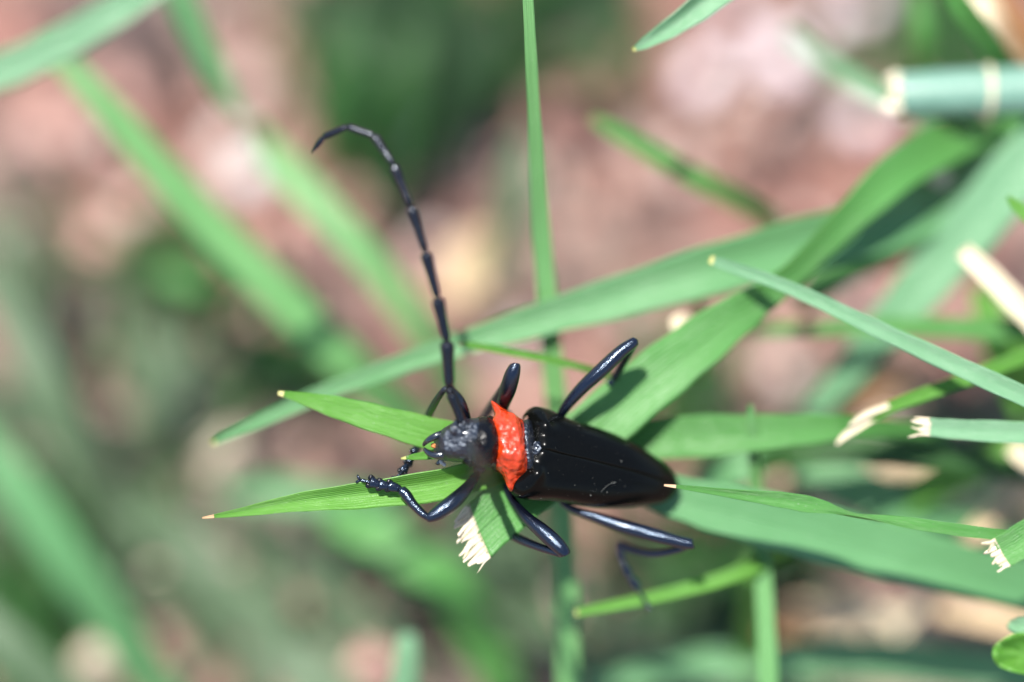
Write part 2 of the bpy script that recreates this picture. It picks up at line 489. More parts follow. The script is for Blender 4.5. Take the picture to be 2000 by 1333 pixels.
# blades that carry the beetle
_, ROW_FRONT = B(g, 'sharp pointed green blade with an orange tip under the clinging front foot of the beetle', 'grass blade',
  [(395, 1012, 0, 3), (470, 1001, 0, 17, 0), (580, 982, -.02, 36, 0), (700, 966, -.08, 52, 10), (850, 944, -.2, 64, 14), (930, 926, -.35, 60, 12), (1010, 905, -.62, 52, 12), (1150, 870, -1.1, 46)], GR['lime'], tip=.05, tipmat=TIPO, fold=.4, across=17, seg=64)
B(g, 'light green finely ribbed blade pointing out from behind the head of the beetle', 'grass blade',
  [(543, 768, -.35, 8), (585, 777, -.33, 22), (660, 797, -.3, 44), (770, 828, -.3, 58), (880, 858, -.38, 68), (960, 880, -.62, 66), (1100, 930, -1.1, 60)], GR['lime'], tip=.05, fold=.06, across=17, seg=60)
B(g, 'tiny green blade tip crossing the front leg below the jaws of the beetle', 'grass blade',
  [(783, 896, -.1, 3), (815, 892, -.12, 14), (860, 886, -.18, 20), (930, 878, -.6, 24), (1040, 870, -1.4, 26)], GR['lime'], tip=.08, fold=.2, across=9)
SKEW = .12
R4, ROW_RAG = B(g, 'broad blade running under the beetle, its torn end bleached into pale fibres', 'grass blade',
  [(932, 1042, -.3, 106), (985, 992, -.42, 110), (1070, 920, -.66, 112), (1180, 822, -.78, 112), (1300, 722, -.85, 108), (1410, 636, -1.0, 92, 10), (1490, 580, -1.15, 70, 30), (1560, 520, -1.3, 62, 38), (1640, 440, -1.5, 70, 30), (1760, 330, -1.8, 84, 10), (1900, 250, -2.4, 90)],
  GR['fresh'], fold=.1, across=17, seg=90, rib=True, skew=SKEW)
B(g, 'long blade crossing behind the antenna from a yellow tip to the thick stems', 'grass blade',
  [(415, 866, -1.15, 9), (440, 853, -1.15, 18), (540, 808, -1.2, 30), (640, 764, -1.25, 34), (780, 713, -1.35, 40), (900, 672, -1.35, 48), (1050, 626, -1.42, 66), (1200, 583, -1.5, 82), (1380, 530, -1.6, 98), (1560, 482, -1.85, 108), (1720, 440, -2.2, 110), (1900, 370, -2.7, 100), (2080, 260, -3.3, 90)],
  GR['blue'], tip=.025, fold=.24, across=13, seg=80)
B(g, 'mid green blade emerging level from beneath the wing cases of the beetle', 'grass blade',
  [(1130, 880, -1.3, 60), (1220, 862, -1.25, 74), (1350, 854, -1.2, 84), (1480, 846, -1.15, 72), (1600, 838, -1.2, 56), (1680, 834, -1.4, 40), (1850, 850, -2.0, 40)], GR['fresh'], fold=.16, across=13)
B(g, 'broad pale green blade sweeping down from the tail of the beetle to a thick base', 'grass blade',
  [(1190, 930, -1.1, 60), (1290, 962, -1.05, 78), (1400, 992, -1.1, 98), (1540, 1026, -1.2, 112), (1700, 1070, -1.35, 112), (1860, 1112, -1.5, 100), (2060, 1160, -1.8, 96)], GR['blue'], fold=.12, across=13, rib=True)
B(g, 'slender twisted blade whose withered tip touches the end of the wing cases', 'grass blade',
  [(1297, 948, -.02, 4), (1340, 953, .0, 9), (1430, 964, .05, 18, 10), (1520, 976, .08, 30, 0), (1580, 987, .1, 33, -10), (1640, 1003, .1, 22, -58), (1680, 1011, .1, 18, -75), (1760, 1022, .12, 24, -30), (1860, 1036, .14, 25, -20), (1975, 1050, .1, 24, -20), (2080, 1060, -.1, 24)], GR['fresh'], tip=.06, tipmat=TIPO, fold=.3, across=13, seg=80)
RC, ROW_CUT = B(g, 'ribbed blade cut short to a ragged cream stub at the end of the twisted blade', 'grass blade',
  [(1952, 1082, .2, 62), (1985, 1064, .2, 66), (2040, 1030, .15, 70), (2140, 970, 0, 70)], GR['fresh'], fold=.26, across=21, seg=24)
B(g, 'stiff diagonal blade with a yellow tip leaning over the thick stems', 'grass blade',
  [(1386, 507, -.75, 14), (1420, 519, -.72, 23), (1540, 562, -.62, 27), (1700, 636, -.5, 32), (1850, 706, -.4, 37), (2000, 774, -.3, 40), (2120, 830, -.3, 40)], GR['pale'], tip=.05, fold=.22, across=11)
RD, ROW_STUB = B(g, 'level blade with a torn white end above the twisted blade', 'grass blade',
  [(1812, 834, -.5, 36), (1850, 838, -.5, 38), (1920, 842, -.5, 42), (2010, 846, -.5, 44), (2120, 850, -.6, 44)], GR['pale'], fold=.22, across=13, seg=24)
B(g, 'narrow green blade ending in split straw-coloured fibres beside the torn white end', 'grass blade',
  [(1690, 822, -.95, 18), (1740, 795, -.9, 24), (1820, 765, -.9, 28), (1900, 736, -1.0, 30), (2000, 695, -1.3, 32), (2100, 650, -1.6, 32)], GR['lime'], fold=.2, across=9)
B(g, 'thin curved blade with a bright tip passing behind the raised hind leg', 'grass blade',
  [(893, 672, -.75, 6), (930, 676, -.75, 13), (1000, 688, -.78, 15), (1080, 704, -.85, 15), (1150, 722, -1.0, 14), (1230, 750, -1.5, 14)], GR['lime'], tip=.06, fold=.35, across=7)
B(g, 'tall upright thin stem-like blade standing behind the beetle', 'grass blade',
  [(1028, -60, .1, 16), (1033, 30, -.05, 22), (1041, 180, -.4, 24), (1050, 330, -.85, 30), (1060, 480, -1.3, 36), (1074, 640, -1.58, 40), (1088, 820, -1.8, 42), (1100, 1000, -1.9, 42), (1107, 1180, -2.0, 42), (1110, 1380, -2.1, 44)], GR['stem'], fold=.16, across=9, seg=60)
B(g, 'blade with a rounded yellow tip under the hind foot of the beetle', 'grass blade',
  [(1124, 1198, -1.12, 12), (1150, 1192, -1.12, 19), (1250, 1172, -1.15, 24), (1380, 1140, -1.25, 29), (1470, 1108, -1.5, 32), (1540, 1078, -1.9, 32), (1640, 1030, -2.6, 32)], GR['lime'], tip=.04, fold=.3, across=9)
B(g, 'upright bright green stem rising beside the hind leg of the beetle', 'grass blade',
  [(1466, 790, -1.0, 10), (1470, 850, -1.15, 20), (1478, 960, -1.55, 26), (1488, 1080, -1.6, 32), (1494, 1190, -1.6, 36), (1502, 1360, -1.6, 40)], GR['stem'], fold=.2, across=7)
B(g, 'pale blue-green blade tip hanging in from above the red soil', 'grass blade',
  [(1236, 98, -.5, 6), (1262, 84, -.5, 24), (1320, 44, -.55, 44, 15), (1400, -20, -.6, 62, 20), (1480, -90, -.8, 66)], GR['pale'], tip=.05, fold=.35, across=11)
# blurred single blades behind
for lab, pts, mt in [
 ('dark green out-of-focus blade tip above the long crossing blade', [(1155, 232, -2.4, 14), (1200, 256, -2.4, 30), (1290, 308, -2.4, 38), (1390, 364, -2.5, 40), (1480, 415, -2.9, 38), (1560, 470, -3.6, 36)], 'fresh'),
 ('long out-of-focus bright blade running diagonally down to the crossing blade', [(95, 90, -3.0, 34), (190, 190, -3.0, 54), (320, 340, -3.1, 66), (430, 460, -3.2, 74), (560, 590, -3.3, 78), (690, 720, -3.5, 78), (830, 850, -4.2, 76)], 'stem'),
 ('out-of-focus green blade sloping down behind the long antenna', [(480, 240, -4.0, 30), (560, 335, -3.8, 64), (650, 430, -3.7, 62), (750, 545, -3.7, 60), (830, 660, -3.9, 58), (900, 770, -4.4, 56)], 'stem'),
 ('out-of-focus blade tip pointing down beside the pale grey pebble', [(468, 225, -3.3, 20), (430, 160, -3.2, 44), (390, 80, -3.1, 50), (345, -20, -3.0, 52), (300, -120, -3, 52)], 'blue'),
 ('out-of-focus pale cyan blade arching over the start of the bright diagonal blade', [(-80, 160, 2.2, 70), (0, 140, 2.2, 72), (110, 90, 2.2, 70), (260, 0, 2.1, 62), (400, -100, 2, 60)], 'pale'),
 ('wide pale green out-of-focus blade descending behind the stiff diagonal blade', [(1580, 815, -2.9, 44), (1650, 735, -2.7, 62), (1740, 630, -2.5, 84), (1850, 500, -2.4, 104), (1960, 370, -2.3, 112), (2080, 230, -2.2, 112)], 'pale'),
 ('dark level out-of-focus blade crossing the wide pale blade', [(1440, 648, -2.3, 18), (1540, 642, -2.2, 28), (1750, 638, -2.1, 36), (1900, 642, -2.0, 42), (2060, 648, -2.0, 46)], 'fresh'),
 ('wide grey-green out-of-focus blade lying level low below the broken straws', [(1130, 1345, -3.8, 50), (1300, 1312, -3.6, 64), (1500, 1292, -3.4, 76), (1720, 1290, -3.2, 84), (2060, 1325, -3.0, 86)], 'blue'),
 ('pale out-of-focus blade tip standing up below the front legs of the beetle', [(797, 1236, -2.3, 26), (794, 1270, -2.3, 44), (788, 1330, -2.4, 52), (775, 1430, -2.6, 56)], 'pale'),
 ('green blade cutting down past the cream sliver to the cut cane', [(1845, -40, -1.6, 30), (1880, 20, -1.7, 44), (1920, 70, -1.9, 46), (1960, 120, -2.2, 40), (2030, 200, -2.8, 40)], 'fresh'),
 ('short upright green blade behind the broken end of the cut cane', [(1790, -20, -3.2, 20), (1800, 60, -3.2, 40), (1795, 120, -3.4, 40), (1775, 190, -3.8, 36)], 'fresh'),
 ('grey-green thin blade leading to the broken end of the cut cane', [(1540, 65, -3.6, 26), (1610, 120, -3.2, 32), (1680, 165, -2.9, 36), (1760, 210, -2.8, 36), (1840, 260, -3, 34)], 'pale'),
 ('broad shaded leaf lying behind the folded top of the frayed blade', [(1560, 600, -2.6, 40), (1640, 520, -2.7, 90), (1760, 440, -2.9, 130), (1880, 350, -3.0, 140), (2060, 240, -3.2, 130)], 'fresh'),
 ('pale leaf showing between the two level blades right of the tail', [(1330, 985, -2.6, 30), (1390, 945, -2.5, 70), (1460, 905, -2.4, 76), (1560, 860, -2.6, 60)], 'blue'),
 ('broad pale out-of-focus blade above the slender twisted blade', [(1520, 880, -2.9, 50), (1620, 930, -2.7, 84), (1740, 985, -2.6, 88), (1880, 1045, -2.8, 80), (2040, 1110, -3.1, 76)], 'blue'),
 ('out-of-focus green blade rising to the right behind the ragged cream stub', [(1690, 1010, -2.9, 40), (1780, 970, -2.6, 60), (1880, 920, -2.4, 64), (2050, 850, -2.2, 62)], 'lime'),
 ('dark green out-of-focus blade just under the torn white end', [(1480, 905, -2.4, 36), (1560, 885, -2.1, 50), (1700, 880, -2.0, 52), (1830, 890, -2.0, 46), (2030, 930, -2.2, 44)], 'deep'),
 ('narrow green blade between the cream stick and the wide pale blade', [(1905, 560, -2.6, 20), (1930, 610, -2.6, 60), (1960, 680, -2.6, 80), (2020, 800, -2.9, 80)], 'lime'),
 ('bright green blade tip poking in beside the wide pale blade', [(1968, 385, -.9, 8), (1985, 402, -.9, 22), (2030, 440, -.9, 30), (2100, 490, -1, 32)], 'lime'),
 ('small bright green blade stub above the edge of the broad frayed blade', [(1364, 585, -2.0, 14), (1366, 610, -2.0, 22), (1368, 650, -2.1, 24), (1370, 740, -2.6, 24)], 'lime'),
 ('yellowish upright blade behind the bright green stem', [(1468, 1090, -2.8, 20), (1468, 1150, -2.9, 40), (1462, 1240, -3.2, 44), (1455, 1360, -3.8, 44)], 'lime'),
]:
    B(g, lab, 'grass blade', pts, GR[mt], fold=.16, across=7, th=.012)
for i, pts in enumerate([
 [(-40, 520, -4.5, 30), (40, 640, -4.5, 70), (100, 780, -4.5, 84), (170, 920, -4.8, 80), (260, 1060, -5.4, 70)],
 [(-60, 820, -4, 50), (40, 960, -4, 84), (130, 1090, -4.1, 90), (230, 1230, -4.4, 80), (330, 1380, -5, 70)],
 [(330, 1000, -5.2, 30), (400, 1100, -5, 64), (480, 1200, -5, 70), (560, 1300, -5.2, 66), (620, 1400, -5.6, 60)],
 [(-60, 1180, -3.6, 60), (40, 1280, -3.6, 80), (160, 1390, -3.8, 80)],
 [(120, 900, -5.4, 30), (210, 960, -5.2, 56), (300, 1040, -5.2, 64), (420, 1120, -5.6, 60)],
 [(430, 960, -4.6, 30), (520, 960, -4.5, 54), (640, 975, -4.5, 60), (780, 1000, -4.8, 56)],
 [(640, 1010, -4.2, 50), (760, 1060, -4, 84), (880, 1150, -4, 90), (960, 1290, -4.4, 84), (1000, 1400, -5, 80)],
 [(560, 1230, -5, 40), (620, 1290, -5, 60), (700, 1380, -5.3, 64)],
 [(300, 640, -5.4, 40), (320, 720, -5.4, 64), (300, 800, -5.5, 66), (270, 880, -5.8, 60)],
 [(310, 535, -5, 20), (350, 545, -5, 44), (410, 552, -5, 48), (480, 570, -5.4, 40)],
 [(-20, 400, -5.2, 30), (20, 520, -5.2, 54), (50, 640, -5.5, 56)],
]):
    mt = ['dull', 'blue', 'dull', 'dull', 'dull', 'blue', 'fresh', 'dull', 'dull', 'fresh', 'dull'][i]
    word = {'dull': 'dull grey-green', 'blue': 'bluish green', 'fresh': 'clear green'}[mt]
    B(g, f'{word} unfocused blade low over the soil in front of the beetle', 'grass blade', pts, GR[mt], fold=.16, across=7, th=.012, group=f'{word} unfocused blades')
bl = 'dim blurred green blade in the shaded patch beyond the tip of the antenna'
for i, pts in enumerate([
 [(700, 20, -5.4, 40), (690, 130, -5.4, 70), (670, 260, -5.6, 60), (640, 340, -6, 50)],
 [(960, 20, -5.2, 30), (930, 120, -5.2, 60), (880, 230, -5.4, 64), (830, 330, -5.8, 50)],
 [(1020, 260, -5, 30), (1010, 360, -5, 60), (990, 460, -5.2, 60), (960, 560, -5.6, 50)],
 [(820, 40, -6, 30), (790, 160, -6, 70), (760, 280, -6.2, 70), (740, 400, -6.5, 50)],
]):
    B(g, bl, 'grass blade', pts, GR[['deep', 'painted_shade', 'dull', 'deep'][i]], fold=.16, across=7, th=.012, group='blurred blades beyond the antenna')  # the darkest greens paint the shade of this patch

bl = 'very dark green leaf in the shaded patch beyond the tip of the antenna'  # leaves added in near-black colour to paint the shadow gap
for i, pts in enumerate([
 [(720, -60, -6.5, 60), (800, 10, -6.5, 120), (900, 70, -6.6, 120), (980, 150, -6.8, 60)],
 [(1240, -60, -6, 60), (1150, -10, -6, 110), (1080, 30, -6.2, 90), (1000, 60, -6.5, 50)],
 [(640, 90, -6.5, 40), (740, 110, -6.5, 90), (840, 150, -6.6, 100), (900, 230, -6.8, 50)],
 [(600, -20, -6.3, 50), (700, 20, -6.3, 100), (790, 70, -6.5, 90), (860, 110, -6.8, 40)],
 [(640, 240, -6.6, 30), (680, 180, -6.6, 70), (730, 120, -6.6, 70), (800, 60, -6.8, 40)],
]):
    B('low_leaf', bl, 'leaf', pts, GR['painted_shade'], fold=.12, across=7, th=.012, group='dark leaves beyond the antenna')
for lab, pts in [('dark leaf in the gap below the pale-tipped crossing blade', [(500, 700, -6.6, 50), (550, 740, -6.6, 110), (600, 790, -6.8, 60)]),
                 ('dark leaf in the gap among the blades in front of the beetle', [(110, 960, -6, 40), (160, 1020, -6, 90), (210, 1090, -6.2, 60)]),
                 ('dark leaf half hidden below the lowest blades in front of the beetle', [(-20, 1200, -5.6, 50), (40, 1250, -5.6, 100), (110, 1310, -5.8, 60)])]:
    B('low_leaf', lab, 'leaf', pts, GR['painted_shade'], fold=.12, across=7, th=.012)  # near-black leaves added to paint the shade of these gaps
# torn ends: pale fibres that stick out of a blade's first row
def frayed(root, rows, mat, n, lmin, lmax, seed, bend=.06, length0=.0, name='frayed_end'):
    rs = random.Random(seed); top, bot = rows[0]; a = len(top)
    d0 = (rows[0][0][a // 2] - rows[3][0][a // 2]).normalized()
    sd_ = (top[-1] - top[0]).normalized(); nn = sd_.cross(d0).normalized()
    if nn.dot(BK) < 0: nn = -nn
    W = (top[-1] - top[0]).length
    e = empty(name, (top[a // 2] + bot[a // 2]) / 2, root)
    def edge(x):
        f = min(max(x, 0), 1) * (a - 1); j = min(int(f), a - 2); f -= j
        return (top[j].lerp(top[j + 1], f), bot[j].lerp(bot[j + 1], f))
    cuts = [0.0]
    while cuts[-1] < 1: cuts.append(min(1, cuts[-1] + rs.uniform(.45, 1.7) / n))
    clump = [rs.random() for _ in range(6)]
    for i in range(len(cuts) - 1):
        x0, x1 = cuts[i], cuts[i + 1] + .01
        L = lmin + (lmax - lmin) * (.65 * clump[int(x0 * 5.99)] + .35 * rs.random())
        V = []; F = []; m = 7; dev = rs.uniform(-.07, .07); lift = rs.uniform(-bend, bend)
        pin = rs.uniform(.15, .48); pw = rs.uniform(1.5, 5); wob = rs.uniform(-1, 1) * .012
        for k in range(m + 1):
            t = k / m
            for x, sg in ((x0, 1), (x1, -1)):
                p, q = edge(x)
                shift = d0 * (L * t - .03) + sd_ * (dev * L * t * t * 3 + wob * math.sin(t * 5) + sg * (x1 - x0) * W * pin * t ** pw) + nn * (lift * t * t * L * 3 + .002 * (i % 2))
                V += [p + shift, q + shift]
        for k in range(m):
            o = k * 4
            F += [(o, o + 2, o + 6, o + 4), (o + 3, o + 1, o + 5, o + 7), (o + 1, o, o + 4, o + 5), (o + 2, o + 3, o + 7, o + 6)]
        F += [(0, 1, 3, 2), (m * 4, m * 4 + 2, m * 4 + 3, m * 4 + 1)]
        mk('fibre', V, F, mat, e, uvs=[(x0, q / 4) for q in range(len(V))])
frayed(R4, ROW_RAG, CREAM, 20, .16, .36, 4)
frayed(RC, ROW_CUT, CREAM, 11, .07, .2, 5)
frayed(RD, ROW_STUB, CREAM, 6, .1, .26, 6)

# split straw end, dry straws and dead leaves
def straw(label, pts, mat=STRAW, name='dry_straw', cat='straw', group=None, fold=.5, across=7, th=.02):
    return B(name, label, cat, pts, mat, fold=fold, across=across, th=th, group=group)
straw('pale split straw tip at the end of the narrow green blade', [(1634, 868, -.95, 5), (1650, 852, -.95, 13), (1690, 824, -.95, 18), (1730, 803, -.97, 14)], CREAM)
straw('thin cream fibre lying on the split straw tip', [(1658, 832, -.85, 4), (1690, 810, -.88, 13), (1735, 792, -.9, 12)], CREAM)
straw('thick cream stick slanting beside the wide pale blade', [(1880, 488, -1.7, 34), (1930, 535, -1.7, 42), (1990, 598, -1.7, 44), (2080, 690, -1.8, 44)], CREAM)
straw('cream sliver of dry stalk above the cut cane', [(1905, -30, -3, 30), (1930, 40, -3, 52), (1960, 95, -3.2, 26), (1975, 130, -3.3, 10)], CREAM)
straw('brown-gold dry leaf at the corner beyond the cream sliver', [(1900, -60, -3.4, 50), (1960, 10, -3.4, 60), (2040, 110, -3.6, 60)], DEAD)
for bs, pts in [['thinner broken pale straw on the soil beneath the broad sweeping blade', [(1690, 1165, -4.2, 20), (1720, 1190, -4.2, 30), (1765, 1230, -4.3, 28)]], ['thicker broken pale straw on the soil beneath the broad sweeping blade', [(1815, 1145, -4, 22), (1785, 1180, -4, 36), (1745, 1235, -4.2, 30)]]]:
    straw(bs, pts, CREAM, group='broken straws')
straw('long beige straw lying level under the broad sweeping blade', [(1830, 1190, -3.6, 30), (1900, 1200, -3.6, 40), (2080, 1240, -3.6, 46)], STRAW)
straw('beige straw slanting behind the twisted blade', [(1862, 1105, -2.8, 30), (1910, 1040, -2.8, 38), (1960, 985, -2.9, 40), (2060, 880, -3, 40)], STRAW)
straw('thin beige straw below the dark green blade', [(1700, 860, -3, 8), (1770, 868, -3, 16), (1860, 888, -3, 18), (1960, 920, -3.2, 16)], STRAW)
straw('short cream straw end at the side of the torn white end', [(1975, 870, -2, 34), (2010, 900, -2, 44), (2060, 940, -2, 44)], CREAM)
def dead(label, pts, mat=DEAD, group=None, fold=.12):
    return B('dead_leaf', label, 'dead leaf', pts, mat, fold=fold, across=9, th=.02, group=group)
dead('orange-brown dead leaf under the wide pale blade', [(1620, 820, -4, 40), (1670, 780, -4, 90), (1720, 745, -4, 70), (1780, 700, -4.2, 30)])
dead('yellow-cream dead leaf blurred behind the middle of the antenna', [(880, 590, -6, 50), (905, 545, -6, 100), (940, 500, -6.1, 95), (975, 460, -6.3, 40)], STRAW)
dead('tan dead leaf lying below the broken straws', [(1500, 1235, -4.8, 40), (1580, 1225, -4.7, 100), (1680, 1215, -4.7, 110), (1800, 1240, -4.9, 60)], STRAW)
dead('peach dead leaf beside the pale leaf right of the tail', [(1490, 895, -3.4, 30), (1515, 920, -3.4, 60), (1545, 945, -3.5, 40)], STRAW)
dead('peach dead leaf under the torn white end', [(1660, 905, -4, 40), (1740, 885, -4, 70), (1830, 895, -4, 50), (1900, 905, -4.2, 24)], STRAW)
dead('pinkish dead leaf beneath the slender twisted blade', [(1570, 985, -3.4, 40), (1640, 1005, -3.4, 70), (1720, 1020, -3.5, 40)], STRAW)
dead('brown dead leaf in the shade below the bright green stem', [(1520, 1200, -4.4, 40), (1540, 1240, -4.4, 90), (1580, 1290, -4.6, 60)], DEAD)
dead('cream flake on the broad shaded leaf', [(1815, 315, -2.3, 20), (1830, 338, -2.3, 42), (1850, 362, -2.3, 18)], CREAM)
dead('white flake caught by the upper edge of the broad frayed blade', [(1310, 632, -1.6, 20), (1332, 632, -1.6, 40), (1352, 628, -1.7, 22)], CREAM)

# cut cane
def cane():
    c = empty('cut_cane', P(2100, 175, -2.3))
    tag(c, 'thick blue-green cut cane with a pale broken end and one node', 'cane')
    m = stone_mat('cane_skin', (.085, .18, .13), (.15, .27, .21), .42)
    tube('stalk', [T(1745, 187, -2.3, 84), T(1800, 185, -2.3, 92), T(1900, 181, -2.3, 96), T(1985, 178, -2.3, 98), T(2120, 174, -2.3, 98)], m, c, 28, 40)
    V = []; F = []
    tube('node', [T(1921, 180, -2.3, 98), T(1930, 180, -2.3, 110), T(1939, 180, -2.3, 98)], CREAM, c, 28, 8)
    rs = random.Random(2)
    for i in range(9):
        a = i / 9 * 6.283; r = 36
        v0 = 187 + r * math.sin(a); dd = -2.3 + r * K * math.cos(a)
        tube('splinter', [T(1762, v0, dd, 26), T(1745, v0 + 2, dd, 24), T(1728 + rs.uniform(-8, 10), v0 + rs.uniform(-6, 6), dd, 8)], CREAM, c, 8, 8)
cane()
# small round leaf at the corner
def corner_leaf():
    c = empty('broad_leaf', P(2060, 1330, -.9))
    tag(c, 'small yellow-green curled leaf with dark specks below the ragged cream stub', 'leaf')
    V = []; F = []; U = []
    out = [(1984, 1236), (1962, 1246), (1942, 1262), (1938, 1282), (1948, 1300), (1968, 1310), (2000, 1318), (2050, 1322), (2090, 1290), (2080, 1250), (2030, 1236)]
    n = len(out); R = 6
    cu, cv = 2005, 1276
    for r in range(R + 1):
        for i in range(n * 3):
            q = cr(out + [out[0]], i / (n * 3)); f = r / R
            V.append(P(cu + (q[0] - cu) * f, cv + (q[1] - cv) * f, -.75 + .22 * f ** 2.5 + .04 * math.sin(i * .9) * f)); U.append((f, i / n / 3))
    m = n * 3
    for r in range(R):
        for i in range(m): F.append((r * m + i, r * m + (i + 1) % m, r * m + m + (i + 1) % m, r * m + m + i))
    l = mk('lamina', V, F, GR['lime'], c, uvs=U); s = l.modifiers.new('t', 'SOLIDIFY'); s.thickness = .02
    blade_pts = [(1972, 1216, -.7, 10), (1982, 1222, -.66, 26), (2010, 1222, -.62, 36), (2090, 1214, -.7, 36)]
    b, _ = blade('curled_edge', 'x', 'x', blade_pts, GR['pale'], fold=.35, across=9)
    for k in ('label', 'category'): del b[k]
    b.parent = c; b.location = ORI[b.name] - ORI[c.name]
    rs = random.Random(1); 
    for i in range(7):
        v, f = ico_lump(P(1950 + i * 6 + rs.uniform(-2, 2), 1262 - i * 4 + rs.uniform(-4, 4), -.52), .011, (1, 1, .5), rs, 1)
        mk('speck', v, f, BODY, c)
corner_leaf()

# ------------------------------------------------------------------ the beetle
bt = empty('longhorn_beetle', P(1040, 900, -.62))
tag(bt, 'glossy black longhorn beetle with a red spined neck shield clinging to the grass', 'beetle')
A0 = P(1022, 882, -.2); A1 = P(1324, 954, -.86)          # base and tail of the wing cases, mid height
AX = (A1 - A0); LEN = AX.length; AX.normalize()
LT = (RT * (-8 * K) - UP * (92 * K)); LT = (LT - AX * LT.dot(AX) + BK * .13); LT = (LT - AX * LT.dot(AX)).normalized()   # towards the beetle's left side
DN = AX.cross(LT).normalized()
if DN.dot(BK) < 0: DN = -DN
HW = 93 * K
WTAB = [(0, .80), (.02, .93), (.05, 1.0), (.1, 1.0), (.25, .9), (.5, .83), (.7, .67), (.83, .52), (.91, .4), (.96, .27), (.985, .16), (1, .03)]
HTAB = [(0, .17), (.025, .27), (.07, .325), (.15, .31), (.3, .325), (.6, .30), (.8, .225), (.93, .125), (1, .03)]
def wing_pt(t, ph, side):
    """ph 0 at the seam, 1 at the lower outer edge"""
    W = HW * pchip(WTAB, t); H = pchip(HTAB, t)
    a = ph * math.radians(112)
    e = 2.0 / 2.5
    y = W * abs(math.sin(a)) ** e
    z = H * math.copysign(abs(math.cos(a)) ** e, math.cos(a))
    if a > math.pi / 2: y = W * (1 - .12 * ((a - math.pi / 2) / .38) ** 1.5)
    x = y / (W + 1e-6)
    z += .035 * math.exp(-((x - .56) / .17) ** 2 - ((t - .05) / .045) ** 2)      # shoulder swelling
    z -= .03 * math.exp(-((x - .30) / .12) ** 2 - ((t - .07) / .06) ** 2)
    if t < .2: z += .03 * mnoise.noise(Vector((t * 11, x * 1.6 * side + 3, 7))) * (1 - t / .2) * (1 - min(1, abs(x)) ** 2)   # crumpled base
    for cpos in (.34, .62):                                                        # faint lengthwise ribs
        z += .005 * math.exp(-((x - cpos) / .035) ** 2) * min(1, max(0, t - .14) * 6) * (1 - t)
    z -= .004 * math.exp(-(x / .03) ** 2)                                         # sunken seam
    y += .0012
    return A0 + AX * (t * LEN - (.1 if side > 0 else .05) * (x ** 2) * (1 - t) ** 3) + LT * (y * side) + DN * z
NT, NP = 64, 40
def wing(side):
    V = []; F = []
    for i in range(NT + 1):
        t = (i / NT) ** 1.35 if i / NT < .5 else (i / NT) ** 1.35
        for j in range(NP + 1): V.append(wing_pt(t, j / NP, side))
    for i in range(NT):
        for j in range(NP):
            q = (i * (NP + 1) + j, i * (NP + 1) + j + 1, (i + 1) * (NP + 1) + j + 1, (i + 1) * (NP + 1) + j)
            F.append(q if side > 0 else q[::-1])
    o = mk('wing_case', V, F, BLACK, bt)
    s = o.modifiers.new('shell', 'SOLIDIFY'); s.thickness = .018; s.offset = 1 if False else -1
    o['label'] = 'glossy black ' + ('left' if side > 0 else 'right') + ' wing case'
    # dust flecks and a stray hair
    rs = random.Random(20 + side); V = []; F = []
    for _ in range(52):
        t = abs(rs.gauss(.32, .24)) % .97; ph = rs.random() * .85
        if rs.random() < .3 and side > 0: t = rs.gauss(.45, .07); ph = rs.gauss(.25, .1) % .9
        p = wing_pt(t, ph, side); b = len(V); r = .001 + .0038 * rs.random() ** 4
        a1 = (AX * rs.uniform(-1, 1) + LT * rs.uniform(-1, 1)).normalized(); a2 = DN.cross(a1)
        k = rs.uniform(.4, 2.2)
        V += [p + a1 * r * k + DN * .002, p + a2 * r + DN * .003, p - a1 * r * k + DN * .002, p - a2 * r + DN * .003, p + DN * (.004 + r)]
        F += [(b, b + 1, b + 4), (b + 1, b + 2, b + 4), (b + 2, b + 3, b + 4), (b + 3, b, b + 4)]
    d = mk('dust', V, F, DUST, o, smooth=False); d['kind'] = 'stuff'
    return o
wl = wing(1); wr = wing(-1)
tube('stray_hair', [(wing_pt(.46, .36, 1) + DN * .004, .0006), (wing_pt(.47, .28, 1) + DN * .012, .0007), (wing_pt(.50, .2, 1) + DN * .008, .0008), (wing_pt(.53, .17, 1) + DN * .004, .0026)], DUST, wl, 5, 16)
# under-body: chest and belly as one closed trunk
def trunk():
    V = []; F = []; n = 28; m = 30
    for i in range(m + 1):
        t = i / m
        W = HW * smoothtab([(0, .35), (.06, .8), (.16, .9), (.35, .86), (.55, .74), (.8, .5), (1, .04)], t)
        zb = -smoothtab([(0, .22), (.12, .46), (.3, .46), (.6, .34), (.85, .2), (1, .04)], t)
        zt = .12 * (1 - t) + .02
        c = A0 + AX * (t * (LEN * .98) - .10)
        for j in range(n):
            a = 2 * math.pi * j / n; z = math.sin(a)
            ring = .012 * math.sin(t * 40) * (t > .42)
            V.append(c + LT * (math.cos(a) * (W + ring)) + DN * ((zt * z) if z > 0 else (-zb * z)))
    for i in range(m):
        for j in range(n): F.append((i * n + j, i * n + (j + 1) % n, i * n + n + (j + 1) % n, i * n + n + j))
    F.append(tuple(range(n))[::-1]); F.append(tuple(m * n + j for j in range(n)))
    mk('trunk', V, F, BODY, bt)
    sc = []
    tri = [(0, .0), (-.05, .07), (-.07, .03), (-.07, -.03), (-.05, -.07)]
    top = [A0 + AX * (x + .10) + LT * y + DN * .285 for x, y in [(.10, 0), (.03, .045), (-.05, .075), (-.1, .06), (-.1, -.06), (-.05, -.075), (.03, -.045)]]
    bot = [p - DN * .12 for p in top]; k = len(top)
    mid = sum(top, Vector()) / k + DN * .008
    V = top + bot + [mid]
    F = [(i, (i + 1) % k, 2 * k) for i in range(k)] + [(i + k, (i + 1) % k + k, (i + 1) % k, i) for i in range(k)]
    mk('scutellum', V, F, HEADM, bt)
trunk()
